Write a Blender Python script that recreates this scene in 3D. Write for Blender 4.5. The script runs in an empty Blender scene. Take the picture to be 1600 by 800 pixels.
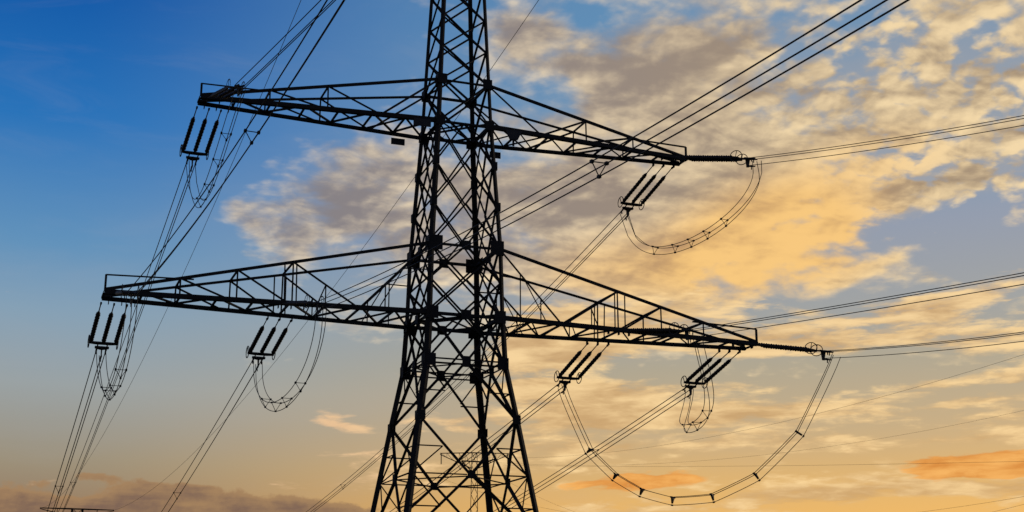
import bpy, math, random
from mathutils import Vector, Matrix
random.seed(7)
R = math.radians
C = bpy.context.scene.collection

# ------------------------------------------------------------------ camera
cam_d = bpy.data.cameras.new("camera"); cam = bpy.data.objects.new("camera", cam_d); C.objects.link(cam)
cam.location = (-18.513, -57.080, -13.294)
cam.rotation_euler = (R(90 + 15.26), 0, R(-20.43))
cam_d.sensor_width = 36; cam_d.lens = 2161.5 / 1600 * 36
cam_d.clip_start = .1; cam_d.clip_end = 20000
sc = bpy.context.scene; sc.camera = cam
sc.view_settings.view_transform = 'Standard'; sc.view_settings.look = 'None'
sc.view_settings.exposure = 0; sc.view_settings.gamma = 1; sc.view_settings.use_curve_mapping = False
sc.cycles.use_denoising = False
sc.cycles.max_bounces = 4

# ------------------------------------------------------------------ sky
SUN_AZ, SUN_EL = 52.0, 4.0        # low sun, to the right of the pylon and beyond it, behind the cloud
def lin(c):
    return tuple(((v/255/12.92) if v/255 <= .04045 else ((v/255+.055)/1.055)**2.4) for v in c)
world = bpy.data.worlds.new("World"); sc.world = world; world.use_nodes = True
world.cycles.sampling_method = 'MANUAL'; world.cycles.sample_map_resolution = 256
NT = world.node_tree; NT.nodes.clear()
class V:
    """a float socket with arithmetic"""
    def __init__(s, sock): s.s = sock
    def _b(s, o, op, rev=False):
        n = NT.nodes.new('ShaderNodeMath'); n.operation = op
        a, b = (o, s) if rev else (s, o)
        for i, v in enumerate((a, b)):
            if isinstance(v, V): NT.links.new(v.s, n.inputs[i])
            else: n.inputs[i].default_value = v
        return V(n.outputs[0])
    def __add__(s, o): return s._b(o, 'ADD')
    __radd__ = __add__
    def __sub__(s, o): return s._b(o, 'SUBTRACT')
    def __rsub__(s, o): return s._b(o, 'SUBTRACT', True)
    def __mul__(s, o): return s._b(o, 'MULTIPLY')
    __rmul__ = __mul__
    def __truediv__(s, o): return s._b(o, 'DIVIDE')
    def max(s, o): return s._b(o, 'MAXIMUM')
    def min(s, o): return s._b(o, 'MINIMUM')
    def f(s, op):
        n = NT.nodes.new('ShaderNodeMath'); n.operation = op; NT.links.new(s.s, n.inputs[0]); return V(n.outputs[0])
def step(v, a, b):
    n = NT.nodes.new('ShaderNodeMapRange'); n.interpolation_type = 'SMOOTHSTEP'
    NT.links.new(v.s, n.inputs[0]); n.inputs[1].default_value = a; n.inputs[2].default_value = b
    return V(n.outputs[0])
def comb(x, y, z=0.0):
    n = NT.nodes.new('ShaderNodeCombineXYZ')
    for i, v in enumerate((x, y, z)):
        if isinstance(v, V): NT.links.new(v.s, n.inputs[i])
        else: n.inputs[i].default_value = v
    return n.outputs[0]
def noise(vec, scale, detail=6, rough=.55, dist=0.0):
    n = NT.nodes.new('ShaderNodeTexNoise'); n.noise_dimensions = '3D'
    NT.links.new(vec, n.inputs['Vector']); n.inputs['Scale'].default_value = scale
    n.inputs['Detail'].default_value = detail; n.inputs['Roughness'].default_value = rough
    n.inputs['Distortion'].default_value = dist
    return V(n.outputs['Fac']) - .5
def ramp(v, stops, v0, v1):
    n = NT.nodes.new('ShaderNodeValToRGB'); n.color_ramp.interpolation = 'B_SPLINE' if len(stops) > 6 else 'LINEAR'
    n.color_ramp.interpolation = 'EASE' if False else 'LINEAR'
    el = n.color_ramp.elements
    while len(el) < len(stops): el.new(.5)
    for e, (p, c) in zip(el, stops): e.position = (p-v0)/(v1-v0); e.color = (*lin(c), 1)
    t = (v - v0) / (v1 - v0); NT.links.new(t.s, n.inputs[0]); return n.outputs[0]
def mix(fac, a, b):
    n = NT.nodes.new('ShaderNodeMix'); n.data_type = 'RGBA'
    if isinstance(fac, V): NT.links.new(fac.s, n.inputs[0])
    else: n.inputs[0].default_value = fac
    for i, v in ((6, a), (7, b)):
        if isinstance(v, tuple): n.inputs[i].default_value = (*lin(v), 1)
        else: NT.links.new(v, n.inputs[i])
    return n.outputs[2]
tc = NT.nodes.new('ShaderNodeTexCoord'); sp = NT.nodes.new('ShaderNodeSeparateXYZ'); NT.links.new(tc.outputs['Generated'], sp.inputs[0])
dx, dy, dz = (V(sp.outputs[i]) for i in range(3))
EL = dz.max(-1.0).min(1.0).f('ARCSINE') * (180/math.pi)
AZ = dx._b(dy, 'ARCTAN2') * (180/math.pi)
den = dz.max(0.0) + .10
PX, PY = dx/den, dy/den
P = comb(PX, PY, 0.0)                       # cloud layer overhead seen in perspective
Q = comb(AZ*.02, EL*.09, 3.0)               # low streaks lying along the horizon
BEAR = comb(AZ, EL, 0.0)
def total(bl):
    """sum of soft elliptical patches of cloud cover, each about one bearing and height in the sky"""
    t = None
    for az, el, ra, re, rot, w in bl:
        if rot == 0:
            m = NT.nodes.new('ShaderNodeVectorMath'); m.operation = 'MULTIPLY_ADD'; NT.links.new(BEAR, m.inputs[0])
            m.inputs[1].default_value = (1/ra, 1/re, 0); m.inputs[2].default_value = (-az/ra, -el/re, 0)
            d = NT.nodes.new('ShaderNodeVectorMath'); d.operation = 'DOT_PRODUCT'; NT.links.new(m.outputs[0], d.inputs[0]); NT.links.new(m.outputs[0], d.inputs[1])
            q = V(d.outputs['Value'])
        else:
            c, s_ = math.cos(R(rot)), math.sin(R(rot)); q = None
            for vx, vy, r_ in ((c, s_, ra), (-s_, c, re)):
                d = NT.nodes.new('ShaderNodeVectorMath'); d.operation = 'DOT_PRODUCT'; NT.links.new(BEAR, d.inputs[0]); d.inputs[1].default_value = (vx/r_, vy/r_, 0)
                x = V(d.outputs['Value']) - (az*vx + el*vy)/r_; q = x*x if q is None else q + x*x
        e = NT.nodes.new('ShaderNodeMath'); e.operation = 'POWER'; e.inputs[0].default_value = math.exp(-1); NT.links.new(q.s, e.inputs[1])
        v = V(e.outputs[0]) * w; t = v if t is None else t + v
    return t
HIGH = [   # az, el, half-width, half-height, rotation, weight
    (12.40,18.01,3.18,1.46,12,0.62),
    (10.31,16.34,2.38,1.32,-10,0.55),
    (14.87,18.36,2.38,1.85,0,0.5),
    (13.83,16.22,2.92,1.32,-10,0.4),
    (15.94,20.09,1.06,0.58,0,0.4),
    (18.21,17.10,2.38,3.44,0,0.5),
    (11.42,15.47,2.38,0.66,-20,0.35),
    (8.69,16.65,1.32,0.58,0,0.4),
    (21.01,24.46,1.85,1.32,0,0.5),
    (23.00,23.14,1.06,0.40,0,0.45),
    (26.12,22.80,4.24,2.92,0,0.62),
    (31.21,23.82,4.24,2.38,0,0.42),
    (28.80,19.56,5.83,2.12,10,0.5),
    (23.22,18.42,3.44,2.12,0,0.6),
    (30.03,16.63,6.89,2.92,10,0.85),
    (24.81,14.69,6.09,2.12,0,0.6),
    (36.94,20.53,6.36,4.24,0,0.42),
    (41.35,21.04,3.18,4.50,0,0.35),
    (38.00,17.76,4.50,0.79,18,0.4),
    (35.16,14.14,2.92,0.34,20,0.7),
    (20.43,20.81,1.85,1.06,0,0.2),
    (20.15,18.17,1.59,1.59,0,0.3),
    (38.60,15.80,3.98,0.79,15,-0.75),
    (39.70,14.19,2.92,1.06,15,-0.6),
    (2.91,17.13,5.83,10.60,0,-0.9),
    (9.68,23.31,5.83,3.44,0,-0.9),
    (21.56,21.33,1.85,1.19,0,-0.6),
    (23.46,24.99,1.19,0.48,0,-0.4),
    (20.43,19.49,1.32,0.79,0,-0.3),
    (20.43,5.55,29.15,5.04,0,-0.9),
]
PUFF = [
    (37.56,21.73,5.83,3.98,0,0.9),
    (40.93,19.34,3.71,3.18,0,0.6),
    (37.46,17.43,3.98,1.32,15,0.6),
]
DIM = [
    (11.60,17.71,2.92,1.32,10,0.38),
    (14.11,16.09,3.44,1.32,0,0.36),
    (26.11,22.54,3.44,2.65,0,0.3),
    (31.24,24.33,3.18,1.59,0,0.18),
    (22.37,17.37,2.38,1.59,0,0.28),
    (23.71,14.44,3.18,1.32,0,0.15),
    (18.21,17.10,1.85,2.38,0,0.25),
]
GLOW = [
    (32.42,16.24,4.50,2.38,0,1),
    (29.13,14.57,5.30,2.12,0,0.7),
    (36.82,19.01,3.98,1.59,0,0.4),
    (23.17,14.45,3.71,1.85,0,0.4),
]
LOW = [
    (37.58,12.57,6.36,0.69,8,0.6),
    (36.22,11.13,6.89,0.53,3,0.5),
    (26.92,12.53,4.50,1.59,0,0.6),
    (22.59,11.02,3.18,1.59,0,0.6),
    (23.10,8.91,3.71,1.32,0,0.55),
    (29.73,9.84,4.50,0.42,0,0.45),
    (27.85,8.59,3.71,0.66,0,0.5),
    (30.80,5.20,10.60,0.66,5,0.35),
    (33.53,8.70,8.48,0.42,0,0.45),
    (23.08,7.35,2.92,0.37,0,0.4),
    (28.99,10.91,3.18,0.37,4,0.3),
    (38.08,9.51,4.24,0.32,4,0.5),
    (22.06,12.08,2.92,1.06,0,0.5),
    (32.19,7.46,5.30,0.27,0,0.35),
    (38.23,5.53,4.50,0.40,0,0.5),
    (38.38,7.25,3.98,0.32,0,0.35),
    (13.24,8.23,1.32,0.27,-8,0.85),
    (13.67,8.60,0.90,0.13,0,0.35),
    (12.74,8.85,1.06,0.16,0,0.5),
    (27.12,10.64,3.18,0.69,0,-0.75),
    (32.86,10.26,4.50,0.66,0,-0.6),
    (37.22,14.38,5.30,0.79,15,-0.6),
    (4.76,9.61,7.95,3.98,0,-0.9),
    (12.40,10.92,3.98,1.59,0,-0.5),
    (14.88,17.83,18.55,3.98,0,-0.9),
    (34.17,18.72,13.25,3.44,0,-0.9),
]
BANK = [
    (4.63,4.60,8.48,0.90,0,0.85),
    (3.79,6.01,1.19,0.24,0,0.55),
    (6.28,5.58,2.92,0.42,0,0.5),
    (2.89,5.29,2.12,0.27,0,-0.2),
    (0.34,4.85,2.12,0.90,0,0.5),
    (10.58,4.83,4.50,0.53,0,0.5),
]
EMBER = [
    (39.01,6.29,3.18,0.74,0,1.25),
    (37.75,8.53,1.85,0.24,0,0.6),
    (24.63,5.84,3.44,0.53,5,0.75),
    (27.24,6.15,2.12,0.37,0,0.45),
    (40.46,9.26,1.06,0.42,0,0.45),
]
left = ramp(EL, [(-2,(140,98,72)),(4.5,(152,122,94)),(6.5,(158,146,124)),(9.5,(156,164,166)),(12.3,(136,163,184)),(15,(98,148,190)),(20,(38,116,188)),(25,(13,90,170)),(45,(10,55,125)),(90,(10,45,100))], -2, 90)
right = ramp(EL, [(-2,(235,165,85)),(4.5,(238,184,104)),(6,(224,180,114)),(8,(200,174,134)),(10.5,(178,168,146)),(12.5,(162,164,162)),(16,(148,158,176)),(20,(120,152,182)),(25,(98,144,184)),(45,(50,86,140)),(90,(10,45,100))], -2, 90)
sunward = (dx*math.sin(R(SUN_AZ)) + dy*math.cos(R(SUN_AZ))) / ((dx*dx+dy*dy).max(1e-4).f('SQRT'))
wz = step(sunward, math.cos(R(51)), math.cos(R(24)))
base = mix(wz, left, right)
sky = NT.nodes.new('ShaderNodeTexSky'); sky.sky_type = 'NISHITA'; sky.sun_disc = False
sky.sun_elevation = R(SUN_EL); sky.sun_rotation = R(SUN_AZ)
nish = NT.nodes.new('ShaderNodeMix'); nish.data_type = 'RGBA'; nish.blend_type = 'MULTIPLY'; nish.inputs[0].default_value = 1
NT.links.new(sky.outputs[0], nish.inputs[6]); nish.inputs[7].default_value = (.06,.06,.06,1)
base = mix(.05, base, nish.outputs[2])
base = mix(step(noise(comb(AZ*.03, EL*.12, 7.0), 5.0, 5, .6, .6), -.05, .35)*.09, base, (172,172,176))     # thin high haze
# high broken cloud
SX, SY = math.sin(R(SUN_AZ))*.03, math.cos(R(SUN_AZ))*.03
Ps = comb(PX + SX, PY + SY, 0.0)
nA = noise(P, 4.2, 5, .52, .35); nAs = noise(Ps, 4.2, 5, .52, .35)
QX, QY = dx/(dz.max(0.0)+.30), dy/(dz.max(0.0)+.30); P2 = comb(QX, QY, 0.0)     # same layer, flatter view, for rounded cloudlets
nB = noise(P2, 17.0, 6, .52, .3); nBs = noise(comb(QX+SX*.35, QY+SY*.35, 0.0), 17.0, 6, .52, .3)
nC = noise(P, 36.0, 5, .6, .2); nD = noise(P, 7.0, 4, .5, .4)
def puffs(vec, scale):
    w = NT.nodes.new('ShaderNodeTexNoise'); NT.links.new(vec, w.inputs['Vector']); w.inputs['Scale'].default_value = scale*.8; w.inputs['Detail'].default_value = 4
    a = NT.nodes.new('ShaderNodeVectorMath'); a.operation = 'MULTIPLY_ADD'; NT.links.new(w.outputs['Color'], a.inputs[0]); a.inputs[1].default_value = (1.1/scale,)*3; NT.links.new(vec, a.inputs[2])
    v = NT.nodes.new('ShaderNodeTexVoronoi'); v.feature = 'SMOOTH_F1'; v.inputs['Smoothness'].default_value = .35
    NT.links.new(a.outputs[0], v.inputs['Vector']); v.inputs['Scale'].default_value = scale; v.inputs['Detail'].default_value = 1.5; v.inputs['Roughness'].default_value = .45
    return .66 - V(v.outputs['Distance'])
nV = puffs(P2, 34.0)
puff = total(PUFF).min(1.0)
cov = total(HIGH)
dens = cov*(1.0 - puff*.3) + nA*2.7 + nB*(1.15 + puff*.5) + nV*(.3 + puff*1.3) + nC*(.10 + puff*.9) - .12 + puff*.30
alpha = step(dens, -.22, .62)
rim = (nB - nBs)*1.9*(1.0+puff*.6) + (nA - nAs)*3.0
glow = total(GLOW); dim = total(DIM)
warm = step(AZ + EL*-.35, -3.0, 32.0)
shade = step(.68 - dens*.50 + rim*.75 + nD*1.6 + glow*.45 + puff*.12 + nV*(.25 + puff*.8) + nC*.3 + nB*.55 - dim*.75, -.12, 1.02)
dark = mix(warm, (128,126,134), (164,142,116))
lite = mix(warm, (234,218,192), (247,219,170))
gold = mix(step(glow, .1, 1.0), lite, (251,202,124))
cloud = mix(shade, mix(step(glow, .2, 1.1), dark, (196,152,100)), gold)
veil = step(cov + nA*1.6 + puff*.35, .1, .9)*.55
base = mix(veil, base, mix(warm, (136,140,158), (168,164,162)))
col = mix(alpha*.95, base, cloud)
# low streaks near the horizon
qA = noise(Q, 9.0, 7, .60, .3); qB = noise(Q, 26.0, 5, .6, .3); qC = noise(Q, 14.0, 5, .55, .4)
lowd = total(LOW) + qA*2.1 + qB*1.5 + qC*.8 - .02 - step(EL, 13.0, 18.0)*1.2
la = step(lowd, .0, .55)
lsh = step(.52 + qC*2.2 + qB*1.6 - lowd*.15 + (EL-9.0)*.02, .0, 1.0)
lcol = mix(lsh, (204,164,112), (253,217,158))
lcol = mix(step(AZ, 10.0, 22.0), (238,196,152), lcol)
col = mix(la*.9, col, lcol)
# ember-coloured undersides low on the right, and the brown bank low on the left
ed = total(EMBER)*1.5 + qA*2.0 + qB*1.3 + qC*1.1 - .85
col = mix(step(ed, .0, .28)*.92, col, mix(step(qB + qC*.6, -.22, .25), (218,138,60), (246,178,94)))
bB = noise(comb(AZ*.05, EL*.06, 1.0), 13.0, 6, .58, .2)
bd = (total(BANK)*1.5).min(1.15) + qA*.8 + bB*1.6 - .62 - step(EL, 6.8, 9.0)
col = mix(step(bd, -.03, .2)*.95, col, mix(step(bd*.8 + qB*1.0, .05, .8), (164,130,94), (122,97,84)))
bg = NT.nodes.new('ShaderNodeBackground'); NT.links.new(col, bg.inputs[0]); bg.inputs[1].default_value = 1.0
out = NT.nodes.new('ShaderNodeOutputWorld'); NT.links.new(bg.outputs[0], out.inputs[0])

sl = bpy.data.lights.new("sun", 'SUN'); so = bpy.data.objects.new("sun", sl); C.objects.link(so)
sl.energy = .7; sl.angle = R(10); sl.color = (1, .78, .52)
so.rotation_euler = (R(90-SUN_EL), 0, R(180-SUN_AZ)); so.location = (60, 60, 60)

# ------------------------------------------------------------------ materials
def material(name, c1, c2, scale, rough, metal=0.0):
    m = bpy.data.materials.new(name); m.use_nodes = True; nt = m.node_tree; b = nt.nodes['Principled BSDF']
    t = nt.nodes.new('ShaderNodeTexCoord'); n = nt.nodes.new('ShaderNodeTexNoise'); r = nt.nodes.new('ShaderNodeValToRGB')
    nt.links.new(t.outputs['Object'], n.inputs['Vector']); n.inputs['Scale'].default_value = scale; n.inputs['Detail'].default_value = 6
    r.color_ramp.elements[0].position = .35; r.color_ramp.elements[1].position = .68
    r.color_ramp.elements[0].color = (*c1, 1); r.color_ramp.elements[1].color = (*c2, 1)
    nt.links.new(n.outputs['Fac'], r.inputs[0]); nt.links.new(r.outputs[0], b.inputs['Base Color'])
    b.inputs['Roughness'].default_value = rough; b.inputs['Metallic'].default_value = metal
    b.inputs['Specular IOR Level'].default_value = .2
    return m
STEEL = material('painted_steel', (.007,.007,.007), (.015,.013,.011), 1.3, .8)
FITTING = material('weathered_fitting', (.016,.016,.016), (.034,.030,.026), 4, .7)
WIRE = material('aged_aluminium_wire', (.028,.026,.024), (.05,.046,.04), 6, .7)
SHED = material('brown_glazed_insulator', (.012,.009,.008), (.02,.014,.011), 8, .5)
PLATE = material('dark_number_plate', (.016,.016,.018), (.026,.026,.026), 5, .7)
CONC = material('concrete', (.22,.21,.2), (.34,.33,.31), 3, .9)
GRASS = material('meadow', (.03,.05,.015), (.07,.09,.03), .15, .95)

# ------------------------------------------------------------------ mesh helpers
class MB:
    def __init__(s): s.v = []; s.f = []
    def add(s, vs, fs):
        k = len(s.v); s.v += [tuple(x) for x in vs]; s.f += [tuple(i+k for i in f) for f in fs]
    def ell(s, p, q, a, t=None, up=None, flip=1):
        """rolled angle section of leg a running from p to q"""
        p, q = Vector(p), Vector(q); d = (q-p).normalized(); t = t or a*.16
        up = Vector(up) if up else Vector((0,0,1))
        if abs(d.dot(up)) > .97: up = Vector((1,0,0)) if abs(d.x) < .9 else Vector((0,1,0))
        x = d.cross(up).normalized()*flip; y = x.cross(d).normalized()*flip
        pr = [(-a/2,-a/2),(a/2,-a/2),(a/2,-a/2+t),(-a/2+t,-a/2+t),(-a/2+t,a/2),(-a/2,a/2)]
        vs = [p + x*u + y*v for u, v in pr] + [q + x*u + y*v for u, v in pr]
        s.add(vs, [(i,(i+1)%6,(i+1)%6+6,i+6) for i in range(6)] + [tuple(range(5,-1,-1)), tuple(range(6,12))])
    def tube(s, pts, r, n=6):
        pts = [Vector(p) for p in pts]; rings = []
        for i, p in enumerate(pts):
            d = (pts[min(i+1,len(pts)-1)] - pts[max(i-1,0)]).normalized()
            u = Vector((0,0,1)) if abs(d.z) < .95 else Vector((1,0,0))
            x = d.cross(u).normalized(); y = x.cross(d)
            rr = r[i] if isinstance(r, (list, tuple)) else r
            rings.append([p + (x*math.cos(2*math.pi*k/n) + y*math.sin(2*math.pi*k/n))*rr for k in range(n)])
        vs = [v for g in rings for v in g]; fs = []
        for i in range(len(pts)-1):
            for k in range(n): fs.append((i*n+k, i*n+(k+1)%n, (i+1)*n+(k+1)%n, (i+1)*n+k))
        fs += [tuple(range(n-1,-1,-1)), tuple(range((len(pts)-1)*n, len(pts)*n))]
        s.add(vs, fs)
    def box(s, c, ax, ay, az):
        c, ax, ay, az = map(Vector, (c, ax, ay, az))
        vs = [c + ax*i + ay*j + az*k for i in (-1,1) for j in (-1,1) for k in (-1,1)]
        s.add(vs, [(0,1,3,2),(4,6,7,5),(0,4,5,1),(2,3,7,6),(0,2,6,4),(1,5,7,3)])
    def prism(s, poly, off):
        """flat plate: polygon in space thickened by the vector off"""
        poly = [Vector(p) for p in poly]; off = Vector(off); n = len(poly)
        s.add([p-off for p in poly]+[p+off for p in poly], [tuple(range(n-1,-1,-1)), tuple(range(n,2*n))] + [(i,(i+1)%n,(i+1)%n+n,i+n) for i in range(n)])
    def ring(s, c, u, w, ru, rw, r, n=22):
        c, u, w = map(Vector, (c, u, w)); pts = [c + u*(ru*math.cos(2*math.pi*k/n)) + w*(rw*math.sin(2*math.pi*k/n)) for k in range(n+1)]
        s.tube(pts, r, 6)
    def build(s, name, mat, parent=None, loc=None):
        m = bpy.data.meshes.new(name); m.from_pydata(s.v, [], s.f); m.update(); m.materials.append(mat)
        o = bpy.data.objects.new(name, m); C.objects.link(o)
        if parent: o.parent = parent
        return o
def tag(o, label, cat, group=None):
    o['label'] = label; o['category'] = cat
    if group: o['group'] = group
    return o
def thing(name, label, cat, loc=(0,0,0), group=None):
    o = bpy.data.objects.new(name, None); C.objects.link(o); o.location = loc; o.empty_display_size = .2
    return tag(o, label, cat, group)
def copy_tree(o, parent=None):
    c = o.copy(); C.objects.link(c)
    if parent: c.parent = parent
    for ch in list(o.children): copy_tree(ch, c)
    return c

# ------------------------------------------------------------------ ground
GZ = -15.0
def ground_z(x, y):
    t = min(1, max(0, (y-15)/130)); t = t*t*(3-2*t)
    return GZ - 12.45*t
g = MB(); xs = [-9000,-4000,-1800,-900,-400]+list(range(-300,301,20))+[400,900,1800,4000,9000]
for y in xs:
    for x in xs:
        near = abs(x) < 350 and abs(y) < 350 and not (abs(x) < 25 and -75 < y < 15)
        g.v.append((x, y, ground_z(x, y) + (random.uniform(-.25,.05) if near else 0)))
n = len(xs)
g.f = [(j*n+i, j*n+i+1, (j+1)*n+i+1, (j+1)*n+i) for j in range(n-1) for i in range(n-1)]
gr = g.build('ground', GRASS); gr['kind'] = 'structure'

# ------------------------------------------------------------------ the lattice pylon
# z measured from the lower cross-arm, half-width of the body at that height
PROF = [(19.2,.82),(11.0,1.15),(8.96,1.23),(3.13,1.58),(0,1.65),(-2.08,1.745),(-4.53,2.145),(-15.0,3.78)]
def hw(z):
    for (z1,w1),(z0,w0) in zip(PROF, PROF[1:]):
        if z0 <= z <= z1: return w0 + (w1-w0)*(z-z0)/(z1-z0)
    return PROF[-1][1]
def corner(sx, sy, z): w = hw(z); return Vector((sx*w, sy*w, z))
FACES = [((-1,-1),(1,-1)), ((1,-1),(1,1)), ((1,1),(-1,1)), ((-1,1),(-1,-1))]
def build_pylon():
    T = thing('transmission_tower', 'large dark lattice pylon standing in front with two tiers of cross-arms', 'pylon')
    B = -T.location.z
    # legs
    for sx in (-1,1):
        for sy in (-1,1):
            m = MB()
            for (z1,_),(z0,_) in zip(PROF, PROF[1:]):
                a = .16 if z1 > 9 else .19 if z1 > 0 else .23
                m.ell(corner(sx,sy,z0-.02), corner(sx,sy,z1), a, a*.2, up=(-sx,-sy,0))
            leg = m.build('leg', STEEL, T)
            for z, s in ((11.0,.22),(8.96,.21),(3.13,.31),(0,.26),(-2.08,.25),(7.02,.13),(5.07,.13),(-4.53,.18)):
                c = corner(sx,sy,z); gm = MB(); e = 0.0; h = s*1.05 if z not in (7.02,5.07) else s*1.5; k = .135+.014
                # two plates meeting at the outer corner of the leg
                px, py = c.x+sx*k, c.y+sy*k; w2 = s*2; tt = .028
                poly = [(px,py),(px-sx*w2,py),(px-sx*w2,py-sy*tt),(px-sx*tt,py-sy*tt),(px-sx*tt,py-sy*w2),(px,py-sy*w2)]
                gm.prism([(x,y,c.z) for x, y in poly], (0,0,h)); gm.build('gusset_plate', STEEL, leg)
            f = MB(); c = corner(sx,sy,-15.0)
            f.tube([c+Vector((0,0,-.8)), c+Vector((0,0,.35)), c+Vector((0,0,.42))], [.5,.5,.42], 16); f.build('footing', CONC, T)
    # bracing: one panel per face and bay
    def fpt(face, u, z, out=.0):
        a, b = FACES[face]; p = corner(*a, z); q = corner(*b, z); nrm = Vector(((a[0]+b[0])/2, (a[1]+b[1])/2, 0))
        return p + (q-p)*u + nrm*out
    def panel(face, segs, plates=(), name='bracing_panel'):
        m = MB(); a, b = FACES[face]; nrm = Vector(((a[0]+b[0])/2,(a[1]+b[1])/2,0))
        for i, (u0,z0,u1,z1,s) in enumerate(segs):
            o = .03 if i % 2 else -.03
            m.ell(fpt(face,u0,z0,o), fpt(face,u1,z1,o), s, s*.18, up=nrm, flip=1 if i % 2 else -1)
        ob = m.build(name, STEEL, T)
        for u, z, w, h in plates:
            pm = MB(); c = fpt(face,u,z,.075); t = fpt(face,1,z)-fpt(face,0,z); t.normalize()
            pm.prism([c-t*w+Vector((0,0,-h)), c+t*w+Vector((0,0,-h)), c+t*w+Vector((0,0,h)), c-t*w+Vector((0,0,h))], nrm*.012)
            pm.build('gusset_plate', STEEL, ob)
    up = [19.2,17.5,15.85,14.24,12.64,11.0]
    for f in range(4):
        for z1, z0 in zip(up, up[1:]):
            panel(f, [(0,z1,1,z0,.085),(1,z1,0,z0,.085)])
        panel(f, [(0,11.0,1,11.0,.11)], name='horizontal_strut')
        panel(f, [(0,11.0,1,8.96,.095),(1,11.0,0,8.96,.095)])
        panel(f, [(0,8.96,1,8.96,.13)], name='horizontal_strut')
        # double lattice between the cross-arms
        zz = [8.96,7.02,5.07,3.13]; s = .08
        for i, (z1, z0) in enumerate(zip(zz, zz[1:])):
            zm = (z1+z0)/2
            a = [(0,z1,.5,z0,s),(1,z1,.5,z0,s),(.5,z1,0,z0,s),(.5,z1,1,z0,s)]
            panel(f, a, [(.5,z0,.21,.21)] if z0 == 3.13 else [])
        panel(f, [(0,3.13,1,3.13,.12)], name='horizontal_strut')
        zz = [3.13,1.565,0]; s = .09
        for z1, z0 in zip(zz, zz[1:]):
            panel(f, [(0,z1,.5,z0,s),(1,z1,.5,z0,s),(.5,z1,0,z0,s),(.5,z1,1,z0,s)], [(.5,0,.23,.21)] if z0 == 0 else [])
        panel(f, [(0,0,1,0,.15)], name='horizontal_strut')
        s = .095
        panel(f, [(0,0,.5,-2.08,s),(1,0,.5,-2.08,s),(.5,0,0,-2.08,s),(.5,0,1,-2.08,s)], [(.5,-2.08,.19,.24)])
        panel(f, [(0,-1.98,1,-1.98,.07),(0,-2.2,1,-2.2,.07)], name='horizontal_strut')
        s = .115; t = .055
        def half(za, zb, ua, ub, red):     # diagonal from (ua,za) to (ub,zb) with thin redundants
            r = [(ua,za,ub,zb,s)]; return r + red
        zk, zn, zp, zq, zr, ze = -2.08,-4.53,-6.95,-9.7,-12.4,-14.9
        panel(f, [(.5,zk,0,zn,s),(.5,zk,1,zn,s),(0,-3.4,.25,-3.4,t),(1,-3.4,.75,-3.4,t),(.25,-3.3,0,zk-.1,t),(.75,-3.3,1,zk-.1,t)])
        panel(f, [(0,zn,.5,zp,s),(1,zn,.5,zp,s),(0,-5.8,.25,-5.8,t),(1,-5.8,.75,-5.8,t),(.25,-5.8,0,zp,t),(.75,-5.8,1,zp,t)], [(.5,zp,.17,.17)])
        panel(f, [(.02,zp,.47,zp,t),(.53,zp,.98,zp,t)], name='horizontal_strut')
        panel(f, [(.5,zp,0,zq,s),(.5,zp,1,zq,s),(0,-8.3,.25,-8.3,t),(1,-8.3,.75,-8.3,t),(.25,-8.3,0,zp,t),(.75,-8.3,1,zp,t)])
        panel(f, [(0,zq,.5,zr,s),(1,zq,.5,zr,s),(0,-11,.25,-11,t),(1,-11,.75,-11,t)], [(.5,zr,.17,.17)])
        panel(f, [(.02,zr,.47,zr,t),(.53,zr,.98,zr,t)], name='horizontal_strut')
        panel(f, [(.5,zr,0,ze,s),(.5,zr,1,ze,s)])
    # horizontal diaphragms inside the body
    for z, s in ((8.96,.08),(0,.085),(-2.08,.06),(-6.95,.055)):
        m = MB(); mids = [fpt(f,.5,z) for f in range(4)]
        for i in range(4): m.ell(mids[i]+Vector((0,0,-.06)), mids[(i+1)%4]+Vector((0,0,-.06)), s)
        if z in (8.96,0):
            m.ell(corner(-1,-1,z)+Vector((0,0,.06)), corner(1,1,z)+Vector((0,0,.06)), s); m.ell(corner(1,-1,z)+Vector((0,0,.14)), corner(-1,1,z)+Vector((0,0,.14)), s)
        m.build('diaphragm', STEEL, T)
    # cross-arms
    def crossarm(sx, z0, zt, L, dt, tz, ups, downs, br, name='crossarm'):
        w0, wt = hw(z0), hw(zt)
        bot = lambda sy, u: Vector((sx*(w0+(L-w0)*u), sy*(w0+(dt-w0)*u), z0))
        top = lambda sy, u: Vector((sx*(wt+(L-wt)*u), sy*(wt+(dt-wt)*u), zt+(z0+tz-zt)*u))
        web = MB()
        for sy in (-1,1):
            o = Vector((0,sy*.02,0))
            for (ut, ub) in downs: web.ell(top(sy,ut)+o, bot(sy,ub)+o, .085)
            for u in ups: web.ell(top(sy,u)-o, bot(sy,u_on_bottom(u,top,bot,sy,sx,w0,L))-o, .07)
        # cross struts between the two sides, top and bottom, and the floor lattice
        for u in ups: web.ell(top(-1,u), top(1,u), .07)
        nb = br; 
        for i in range(nb):
            a, b = i/nb, (i+1)/nb
            e = 1 if i % 2 else -1; web.ell(bot(e,a)+Vector((0,0,.05)), bot(-e,b)+Vector((0,0,.05)), .08)
            if i < 2: web.ell(bot(-e,a)-Vector((0,0,.05)), bot(e,b)-Vector((0,0,.05)), .07)
            web.ell(bot(-1,b), bot(1,b), .08)
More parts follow.
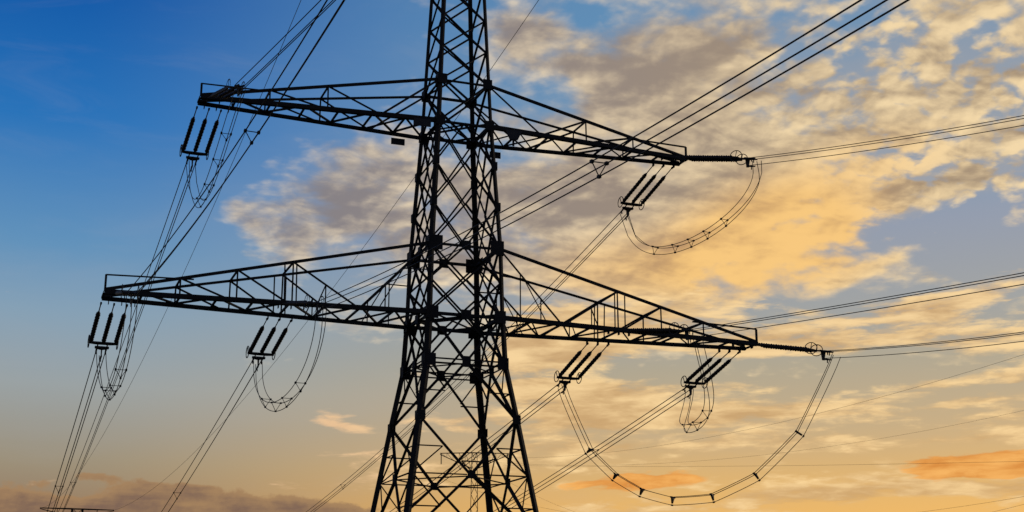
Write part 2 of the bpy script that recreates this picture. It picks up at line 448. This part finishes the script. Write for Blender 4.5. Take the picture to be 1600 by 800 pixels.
        if z0 == 0:     # secondary members of the deep bays and the hanger frame at the inner phase
            for sy in (-1,1):
                o = Vector((0,sy*.03,0)); d0, d1 = top(sy,0), bot(sy,.22)
                for k in (.33,.66):
                    p = d0+(d1-d0)*k; web.ell(p+o, Vector((p.x,p.y,.05))+o, .055)
                p = d0+(d1-d0)*.4; web.ell(p-o, corner(sx,sy,1.9), .055); web.ell(p-o, bot(sy,.165), .05)
                for du in (-.012,.03): web.ell(top(sy,.44)+Vector((sx*du*12,0,-.05)), bot(sy,.435)+Vector((sx*du*12,0,0)), .06)
                d0, d1 = top(sy,.44), bot(sy,.23); p = d0+(d1-d0)*.5
                web.ell(p+o, Vector((p.x,p.y,.05))+o, .055); web.ell(p-o, bot(sy,.36), .055)
        arm = web.build(name, STEEL, T)
        for sy in (-1,1):
            m = MB(); m.ell(bot(sy,0), bot(sy,1.0), .19, .035, flip=sy*sx); m.build('bottom_chord', STEEL, arm)
            m = MB(); m.ell(top(sy,0), top(sy,1.0), .115, .025, flip=sy*sx); m.build('top_chord', STEEL, arm)
        return arm, bot, top
    def u_on_bottom(u, top, bot, sy, sx, w0, L):
        x = abs(top(sy,u).x); return (x-w0)/(L-w0)
    arms = []
    for sx in (-1,1):
        arm, bot, top = crossarm(sx, 8.96, 11.0, 11.67, .36, .08, (.48,.72), ((0,.25),(.48,.25),(.72,.48)), 7)
        arms.append((arm, bot, top, sx, 8.96, 11.67))
        arm, bot, top = crossarm(sx, 0.0, 3.13, 15.0, .56, .1, (.44,.61,.78), ((0,.22),(.44,.23),(.61,.45),(.78,.63)), 9)
        arms.append((arm, bot, top, sx, 0.0, 15.0))
    for arm, bot, top, sx, z, L in arms:
        # tip frame
        m = MB(); dy = -(.36 if z else .56); h = .62 if z else .72; back = 2.55 if z else 3.5
        x = sx*(L-.02)
        m.ell((x,dy,z), (x,dy,z+h), .085); m.ell((x,dy,z+h), (sx*(L-back),dy*1.2,z+h+(.02 if z else .08)), .065)
        m.build('tip_frame', STEEL, arm)
        # attachment beams for the insulators
        xs_ = [10.84] if z else [14.18,7.5]
        for xa in xs_:
            for k in (-.53,0,.53):
                xx = sx*(xa+k); u = (xa+k-hw(z))/(L-hw(z))
                for sy in (-1,1):
                    m = MB(); yy = sy*(hw(z)+((.36 if z else .56)-hw(z))*u)
                    m.prism([(xx-.02,yy-.1,z-.24),(xx-.02,yy+.1,z-.24),(xx-.02,yy+.1,z+.02),(xx-.02,yy-.1,z+.02)], (.014,0,0))
                    m.build('hanger_plate', STEEL, arm)
    # earth-wire arm at the very top
    m = MB()
    for sx in (-1,1):
        for sy in (-1,1):
            m.ell(corner(sx,sy,19.2), (sx*5.95,sy*.12,19.2), .12); m.ell(corner(sx,sy,17.9), (sx*5.95,sy*.12,19.08), .09)
            m.ell((sx*3.2,sy*.5,19.2),(sx*3.2,sy*.52,18.5),.06)
        for i in range(5):
            a, b = i/5, (i+1)/5; q = lambda u, sy: Vector((sx*(.82+5.1*u), sy*(.82-.7*u), 19.2))
            m.ell(q(a,-1), q(b,1), .06); m.ell(q(a,1)+Vector((0,0,-.05)), q(b,-1)+Vector((0,0,-.05)), .06)
    for sy in (-1,1): m.ell(corner(-1,sy,19.2), corner(1,sy,19.2), .12)
    for sx in (-1,1): m.ell(corner(sx,-1,19.2), corner(sx,1,19.2), .09)
    m.build('earth_wire_arm', STEEL, T)
    # plates fixed by the body on the upper arm
    def plate(c, w, h, taper=1.0, stem=None):
        m = MB(); c = Vector(c)
        m.prism([c+Vector((-w*taper,0,-h)), c+Vector((w*taper,0,-h)), c+Vector((w,0,h)), c+Vector((-w,0,h))], (0,.03,0))
        if stem: m.ell(c+Vector((0,0,-h)), c+Vector((0,0,-h-stem)), .1)
        m.build('number_plate', PLATE, T)
    plate((-2.42,1.22,8.62), .32, .15); plate((-2.02,-1.32,8.72), .40, .17)
    plate((2.35,1.22,8.55), .27, .15); plate((2.36,-1.26,8.70), .42, .23, .45, .3)
    return T
tower = build_pylon()
def set_base(o, z):           # keep the Empty at the foot of the tower
    for ch in o.children: ch.location.z -= z
    o.location.z += z
set_base(tower, GZ)

# ------------------------------------------------------------------ insulator sets
def make_set():
    """local frame: +Y along the strings, X across, Z up"""
    T = thing('insulator_set', 'x', 'insulators')
    for x in (-.52,0,.52):
        r = MB(); r.tube([(x,0,0),(x,.84,0)], .024)
        r.box((x,.06,0),(.035,0,0),(0,.06,0),(0,0,.035)); r.build('link_rod', FITTING, T)
        s = MB(); pts = []; rad = []
        y = .82
        pts += [(x,y,0),(x,y+.1,0)]; rad += [.05,.05]; y += .1
        for k in range(20):
            rr = .104 if k % 2 else .092
            pts += [(x,y,0),(x,y+.045,0),(x,y+.06,0),(x,y+.125,0)]; rad += [.066,rr,rr*.95,.066]; y += .125
        pts += [(x,y,0),(x,y+.14,0)]; rad += [.055,.045]
        s.tube(pts, rad, 10); s.build('insulator', SHED, T)
    yp = MB(); yp.prism([(-.6,3.55,-.0),(.6,3.55,0),(.6,3.66,0),(.3,3.72,0),(-.3,3.72,0),(-.6,3.66,0)], (0,0,.035)); yoke = yp.build('yoke_plate', FITTING, T)
    y2 = MB(); y2.prism([(-.3,3.98,0),(.3,3.98,0),(.3,4.08,0),(.06,4.2,0),(-.06,4.2,0),(-.3,4.08,0)], (0,0,.04))
    for x in (-.2,.2): y2.tube([(x,3.66,0),(x,4.02,0)], .03)
    y2.prism([(0,3.95,.03),(0,4.22,.03),(0,4.22,-.42),(0,4.1,-.42)], (.02,0,0)); y2.build('bundle_plate', FITTING, T)
    for x in (-.6,.6):
        g_ = MB(); g_.ring((x,3.62,.05), (0,1,0), (0,0,1), .30, .26, .022); g_.tube([(x*.97,3.6,0),(x,3.62,.3)], .018); g_.build('corona_ring', FITTING, T)
    for x, z in ((-.2,0),(.2,0),(0,-.36)):
        c_ = MB(); c_.tube([(x,4.08,z),(x,4.2,z),(x,4.55,z)], [.03,.045,.03], 8); c_.tube([(x,4.35,z),(x,4.38,z-.16)], .028); c_.build('dead_end_clamp', FITTING, T)
    return T
def place(o, A, Y):
    A, Y = Vector(A), Vector(Y); d = (Y-A).normalized(); x = d.cross(Vector((0,0,1))).normalized(); z = x.cross(d)
    o.matrix_world = Matrix(((x.x,d.x,z.x,A.x),(x.y,d.y,z.y,A.y),(x.z,d.z,z.z,A.z),(0,0,0,1)))
FARW = {
'UL':([-11.172, 0.392, 8.76],[-11.283, 4.431, 7.714],[-15.492, 187.25, -10.081],0.000600,53.726),
'LL':([-14.497, 0.601, -0.2],[-14.609, 4.611, -1.344],[-18.908, 187.164, -13.76],0.000902,19.849),
'LM':([-7.551, 1.168, -0.2],[-7.681, 5.217, -1.208],[-12.255, 187.343, -14.249],0.000706,21.847),
'UR':([10.797, 0.424, 8.76],[10.685, 4.454, 7.682],[6.153, 187.816, -4.201],0.000755,54.917),
'RM':([7.494, 1.173, -0.2],[7.393, 5.166, -1.399],[2.641, 187.731, -13.148],0.000524,14.730),
'LR':([14.16, 0.629, -0.2],[14.053, 4.65, -1.307],[9.365, 187.903, -14.179],0.000524,11.015)}
NEARW = {
'UL':([-11.14, -0.395, 8.90],[-10.663, -4.459, 8.015],174.270,-0.0939,0.000465),
'LL':([-14.35, -0.613, -.05],[-14.279, -4.705, -0.945],176.0,-0.0318,0.002620),
'LM':([-7.68, -1.158, -.05],[-7.251, -5.243, -0.873],179.179,-0.1292,0.001104),
'UR':([10.88, -0.417, 8.90],[13.109, -3.849, 8.015],167.597,-0.2109,0.001884),
'RM':([7.56, -1.167, -.05],[9.013, -5.158, -0.723],174.0,-0.106,0.00051),
'LR':([14.21, -0.625, -.05],[16.443, -4.063, -0.909],175.0,-0.1502,0.002485)}
WHERE = {'UL':'tip of the upper left cross-arm','LL':'tip of the lower left cross-arm','LM':'middle of the lower left cross-arm',
         'UR':'tip of the upper right cross-arm','RM':'middle of the lower right cross-arm','LR':'tip of the lower right cross-arm'}
proto = make_set(); first = True
FAR_SET = {k: 'three black insulator strings sloping down below the '+v for k, v in WHERE.items()}
NEAR_SET = {k: 'foreshortened dark insulator strings held level at the '+v for k, v in WHERE.items()}
for k, (A, Y, B, b, s_) in FARW.items():
    o = proto if first else copy_tree(proto); first = False
    place(o, A, Y); tag(o, FAR_SET[k], 'insulators', 'insulator sets on the side away from the viewer')
for k, (A, Y, az, sl_, b) in NEARW.items():
    o = copy_tree(proto); place(o, A, Y); o.scale = (.5,1,1); tag(o, NEAR_SET[k], 'insulators', 'insulator sets on the side facing the viewer')

# ------------------------------------------------------------------ conductors
BUNDLE = ((-.2,0),(.2,0),(0,-.36)); CR = .021
def spacer_mesh(p, d, solid, spread=1.0):
    x = d.cross(Vector((0,0,1))).normalized(); z = x.cross(d); m = MB()
    q = [p + x*(u*spread) + z*(v*spread) for u, v in BUNDLE]
    if solid: m.prism([p + (c-p)*.8 for c in q], d*.045)
    else:
        for i in range(3): m.tube([q[i], q[(i+1)%3]], .013)
    for c in q: m.box(c, x*.035, z*.035, d*.05)
    return m
def bundle(name, label, cat, group, path, spacers, r=CR, solid=False, spread=1.0):
    """three parallel sub-conductors along a path with spacers at the given path points"""
    T = thing(name, label, cat, path[0], group); O = Vector(path[0]); n = len(path)
    lat, nor = [], []
    for i in range(n):
        d = (path[min(i+1,n-1)]-path[max(i-1,0)]).normalized(); h = Vector((d.x,d.y,0))
        x = h.cross(Vector((0,0,1))).normalized() if h.length > .05 else lat[-1]
        lat.append(x); nor.append(x.cross(d))
    for u, v in BUNDLE:
        m = MB(); m.tube([path[i]+lat[i]*(u*spread)+nor[i]*(v*spread)-O for i in range(n)], r); m.build('conductor', WIRE, T)
    for i in spacers:
        d = (path[i+1]-path[i-1]).normalized(); m = spacer_mesh(path[i]-O, d, solid, spread); m.build('spacer', FITTING, T)
    return T
def far_path(A, B, b, n=90):
    A, B = Vector(A), Vector(B); L = ((B-A).xy).length; pts = []
    for i in range(n+1):
        t = (i/n)**1.5; p = A+(B-A)*t; x = t*L; p.z += b*x*(x-L); pts.append(p)
    return pts, L
FARC = {k: 'three-wire bundle running down and away from the '+v for k, v in WHERE.items()}
NEARC = {k: 'three-wire bundle rising past the viewer from the '+v for k, v in WHERE.items()}
for k, (A, Y, B, b, s0) in FARW.items():
    pts, L = far_path(Y, B, b); sp_ = []
    for s in [s0 + 42*i for i in range(5)]:
        if s < L-4: sp_.append(min(range(1,len(pts)-1), key=lambda i: abs((pts[i]-pts[0]).xy.length-s)))
    bundle('conductor_bundle', FARC[k], 'power lines', 'conductor bundles leading to the next pylon', pts, sp_)
for k, (A, Y, az, sl_, b) in NEARW.items():
    Y = Vector(Y); d = Vector((math.sin(R(az)), math.cos(R(az)), 0)); pts = []; S = 130.0
    b2 = b
    for i in range(101):
        s = S*i/100; z = sl_*s + b*s*s if s < 75 else sl_*75 + b*75*75 + (sl_+2*b*75)*(s-75)
        pts.append(Y + d*s + Vector((0,0,z)))
    sp_ = {'LL':[18.8],'LM':[26.5],'UR':[52],'RM':[48],'LR':[50],'UL':[44]}[k]
    bundle('conductor_bundle', NEARC[k], 'power lines', 'conductor bundles passing over the viewer', pts, [int(s/S*100) for s in sp_], r=.0155 if 'M' in k or 'R' in k else .019, spread=.88)

# ------------------------------------------------------------------ jumper loops round the arms
def jumper(P0, P1, h, a, b, sw, sk, ss, n=64):
    """slack loop from clamp to clamp: depth h, a and b shape the two shoulders, sw/ss push it sideways"""
    P0, P1 = Vector(P0), Vector(P1); pts = []; tm = a/(a+b); nr = tm**a*(1-tm)**b
    for i in range(n+1):
        t = i/n; q = P0+(P1-P0)*(t+sk*t*(1-t)); s = max(t,1e-9)**a*max(1-t,1e-9)**b/nr if 0 < i < n else 0
        q.z -= h*s+.1; q.x += s*sw + ss*math.sin(2*math.pi*t); pts.append(q)
    return pts
def kink(pts, idx):
    """rigid spacers on a stiff cable: nearly straight runs from spacer to spacer"""
    idx = [0]+list(idx)+[len(pts)-1]; out = []
    for i, j in zip(idx, idx[1:]):
        for k in range(i, j):
            t = (k-i)/(j-i); out.append((pts[i]*(1-t)+pts[j]*t)*.8 + pts[k]*.2)
    return out+[pts[-1]]
JUMP = [('UR','UR',2.42,.30,.50,.65,-.10,0,'slack jumper loop hanging under the tip of the upper right cross-arm',False,(10,20,28,36,45)),
        ('RM','LR',5.99,.67,.735,-.457,.151,0,'huge U-shaped jumper loop with black triangular spacers hanging lowest under the lower right cross-arm',True,(7,13,19,26,35,45,55)),
        ('LR','RM',2.75,.75,.75,.1,.0,-.55,'narrow pointed jumper loop under the lower right cross-arm between two insulator sets',False,(22,32,42)),
        ('LM','LM',2.71,.457,.445,.04,.04,0,'smooth jumper loop hanging under the middle of the lower left cross-arm',False,(11,22,33,46)),
        ('LL','LL',2.54,.66,.64,.12,-.02,0,'narrow jumper loop below the tip of the long lower left cross-arm',False,(15,25,35,46)),
        ('UL','UL',2.3,.42,1.2,.2,-.25,0,'narrow jumper loop below the tip of the upper left cross-arm',False,(14,26,38,48))]
for ka, kb, h, a, b, sw, sk, ss, lab, solid, sp_ in JUMP:
    na, ny = Vector(NEARW[kb][0]), Vector(NEARW[kb][1])
    pts = jumper(FARW[ka][1], ny + (ny-na).normalized()*.38, h, a, b, sw, sk, ss)
    if solid: pts = kink(pts, sp_)
    bundle('jumper_loop', lab, 'jumper cable', 'jumper loops under the cross-arms', pts, sp_, r=.016, solid=solid, spread=1.0)

# ------------------------------------------------------------------ earth wires and the next pylon
T2 = Vector((-4.84,187.54,0)); T2AZ = -1.477; T2DZ = -12.45
for s, b, lab in ((1,5.84e-4,'single thin earth wire crossing behind the pylon from upper right to lower left'),(-1,7.64e-4,'single thin earth wire dropping steeply past the left cross-arm tips')):
    A = Vector((s*5.89,0,19.2)); B = Vector((T2.x+s*6, T2.y, 19.2+T2DZ)); pts, L = far_path(A, B, b)
    m = MB(); m.tube([p-A for p in pts], .016); o = m.build('earth_wire', WIRE); o.location = A; tag(o, lab, 'earth wire', 'earth wires to the next pylon')
t2 = copy_tree(tower); t2.location = (T2.x, T2.y, GZ+T2DZ); t2.rotation_euler = (0,0,R(-T2AZ))
tag(t2, 'distant pylon whose flat top bar just shows at the lower left', 'pylon')

# ------------------------------------------------------------------ smaller pylon of another line, seen through the legs
X3, Y3 = 55.9, 160.5; gz3 = ground_z(X3, Y3)
t3 = thing('small_transmission_tower', 'small far-off pylon with one flat cross-arm seen between the legs', 'pylon', (X3,Y3,gz3)); H3 = 15.6-gz3; t3.rotation_euler = (0,0,R(-19))
def w3(z): return .42 + (H3-z)*.016
for sx in (-1,1):
    for sy in (-1,1):
        m = MB(); m.ell((sx*w3(0),sy*w3(0),-.1),(sx*w3(H3),sy*w3(H3),H3),.10); m.build('leg', STEEL, t3)
for fi in range(4):
    m = MB(); a, b = FACES[fi]; z = .2
    while z < H3-1:
        z1 = min(H3, z+2.4); m.ell((a[0]*w3(z),a[1]*w3(z),z),(b[0]*w3(z1),b[1]*w3(z1),z1),.045); m.ell((b[0]*w3(z),b[1]*w3(z),z),(a[0]*w3(z1),a[1]*w3(z1),z1),.045); z = z1
    m.build('bracing_panel', STEEL, t3)
arm = MB()
for sx in (-1,1):
    for sy in (-1,1):
        arm.ell((0,sy*.42,H3),(sx*5.7,sy*.1,H3-.1),.09); arm.ell((sx*.45,sy*.45,H3-2.6),(sx*5.7,sy*.1,H3-.3),.09)
        for k in range(5):
            x0, x1 = .5+k*1.02, .5+(k+1)*1.02; zl = lambda x: H3-2.6+2.3*(x-.45)/5.25
            arm.ell((sx*x0,sy*.4*(1-x0/6),zl(x0)),(sx*x1,sy*.4*(1-x1/6),H3-.05),.045); arm.ell((sx*x1,sy*.4*(1-x1/6),zl(x1)),(sx*x1,sy*.4*(1-x1/6),H3-.05),.045)
arm.build('crossarm', STEEL, t3)
for sx in (-1,1):
    m = MB(); m.tube([(sx*5.5,0,H3-.2),(sx*5.5,0,H3-1.9)], [.09,.09]); m.build('insulator', SHED, t3)
WIRES3 = [((55.5,160.2,14.9),(66.51,40.0,10.69),.000833,'faint thin wire highest on the right, sloping down to the small far pylon'),
          ((57.5,160.2,14.2),(113.61,40.0,18.81),.00132,'faint thin wire second highest on the right, sloping down to the small far pylon'),
          ((60.5,159.2,13.6),(65.75,40.0,1.11),.000094,'faint almost level thin wire low on the right beside the orange cloud'),
          ((50.5,162.0,11.4),(73.22,40.0,-.39),.001433,'faint wire across the lower right corner, the upper of two'),
          ((60.9,158.6,11.0),(71.92,40.0,-.77),.002013,'faint wire across the lower right corner, the lower of two')]
for A, B, b, lab in WIRES3:
    A, B = Vector(A), Vector(B); L = ((B-A).xy).length; pts = []
    for i in range(61):
        t = 1.25*i/60; p = A+(B-A)*t; p.z += b*t*L*(t*L-L); pts.append(p-A)
    m = MB(); m.tube(pts, .012); o = m.build('distribution_wire', WIRE); o.location = A; tag(o, lab, 'power line', 'wires of the small far line')
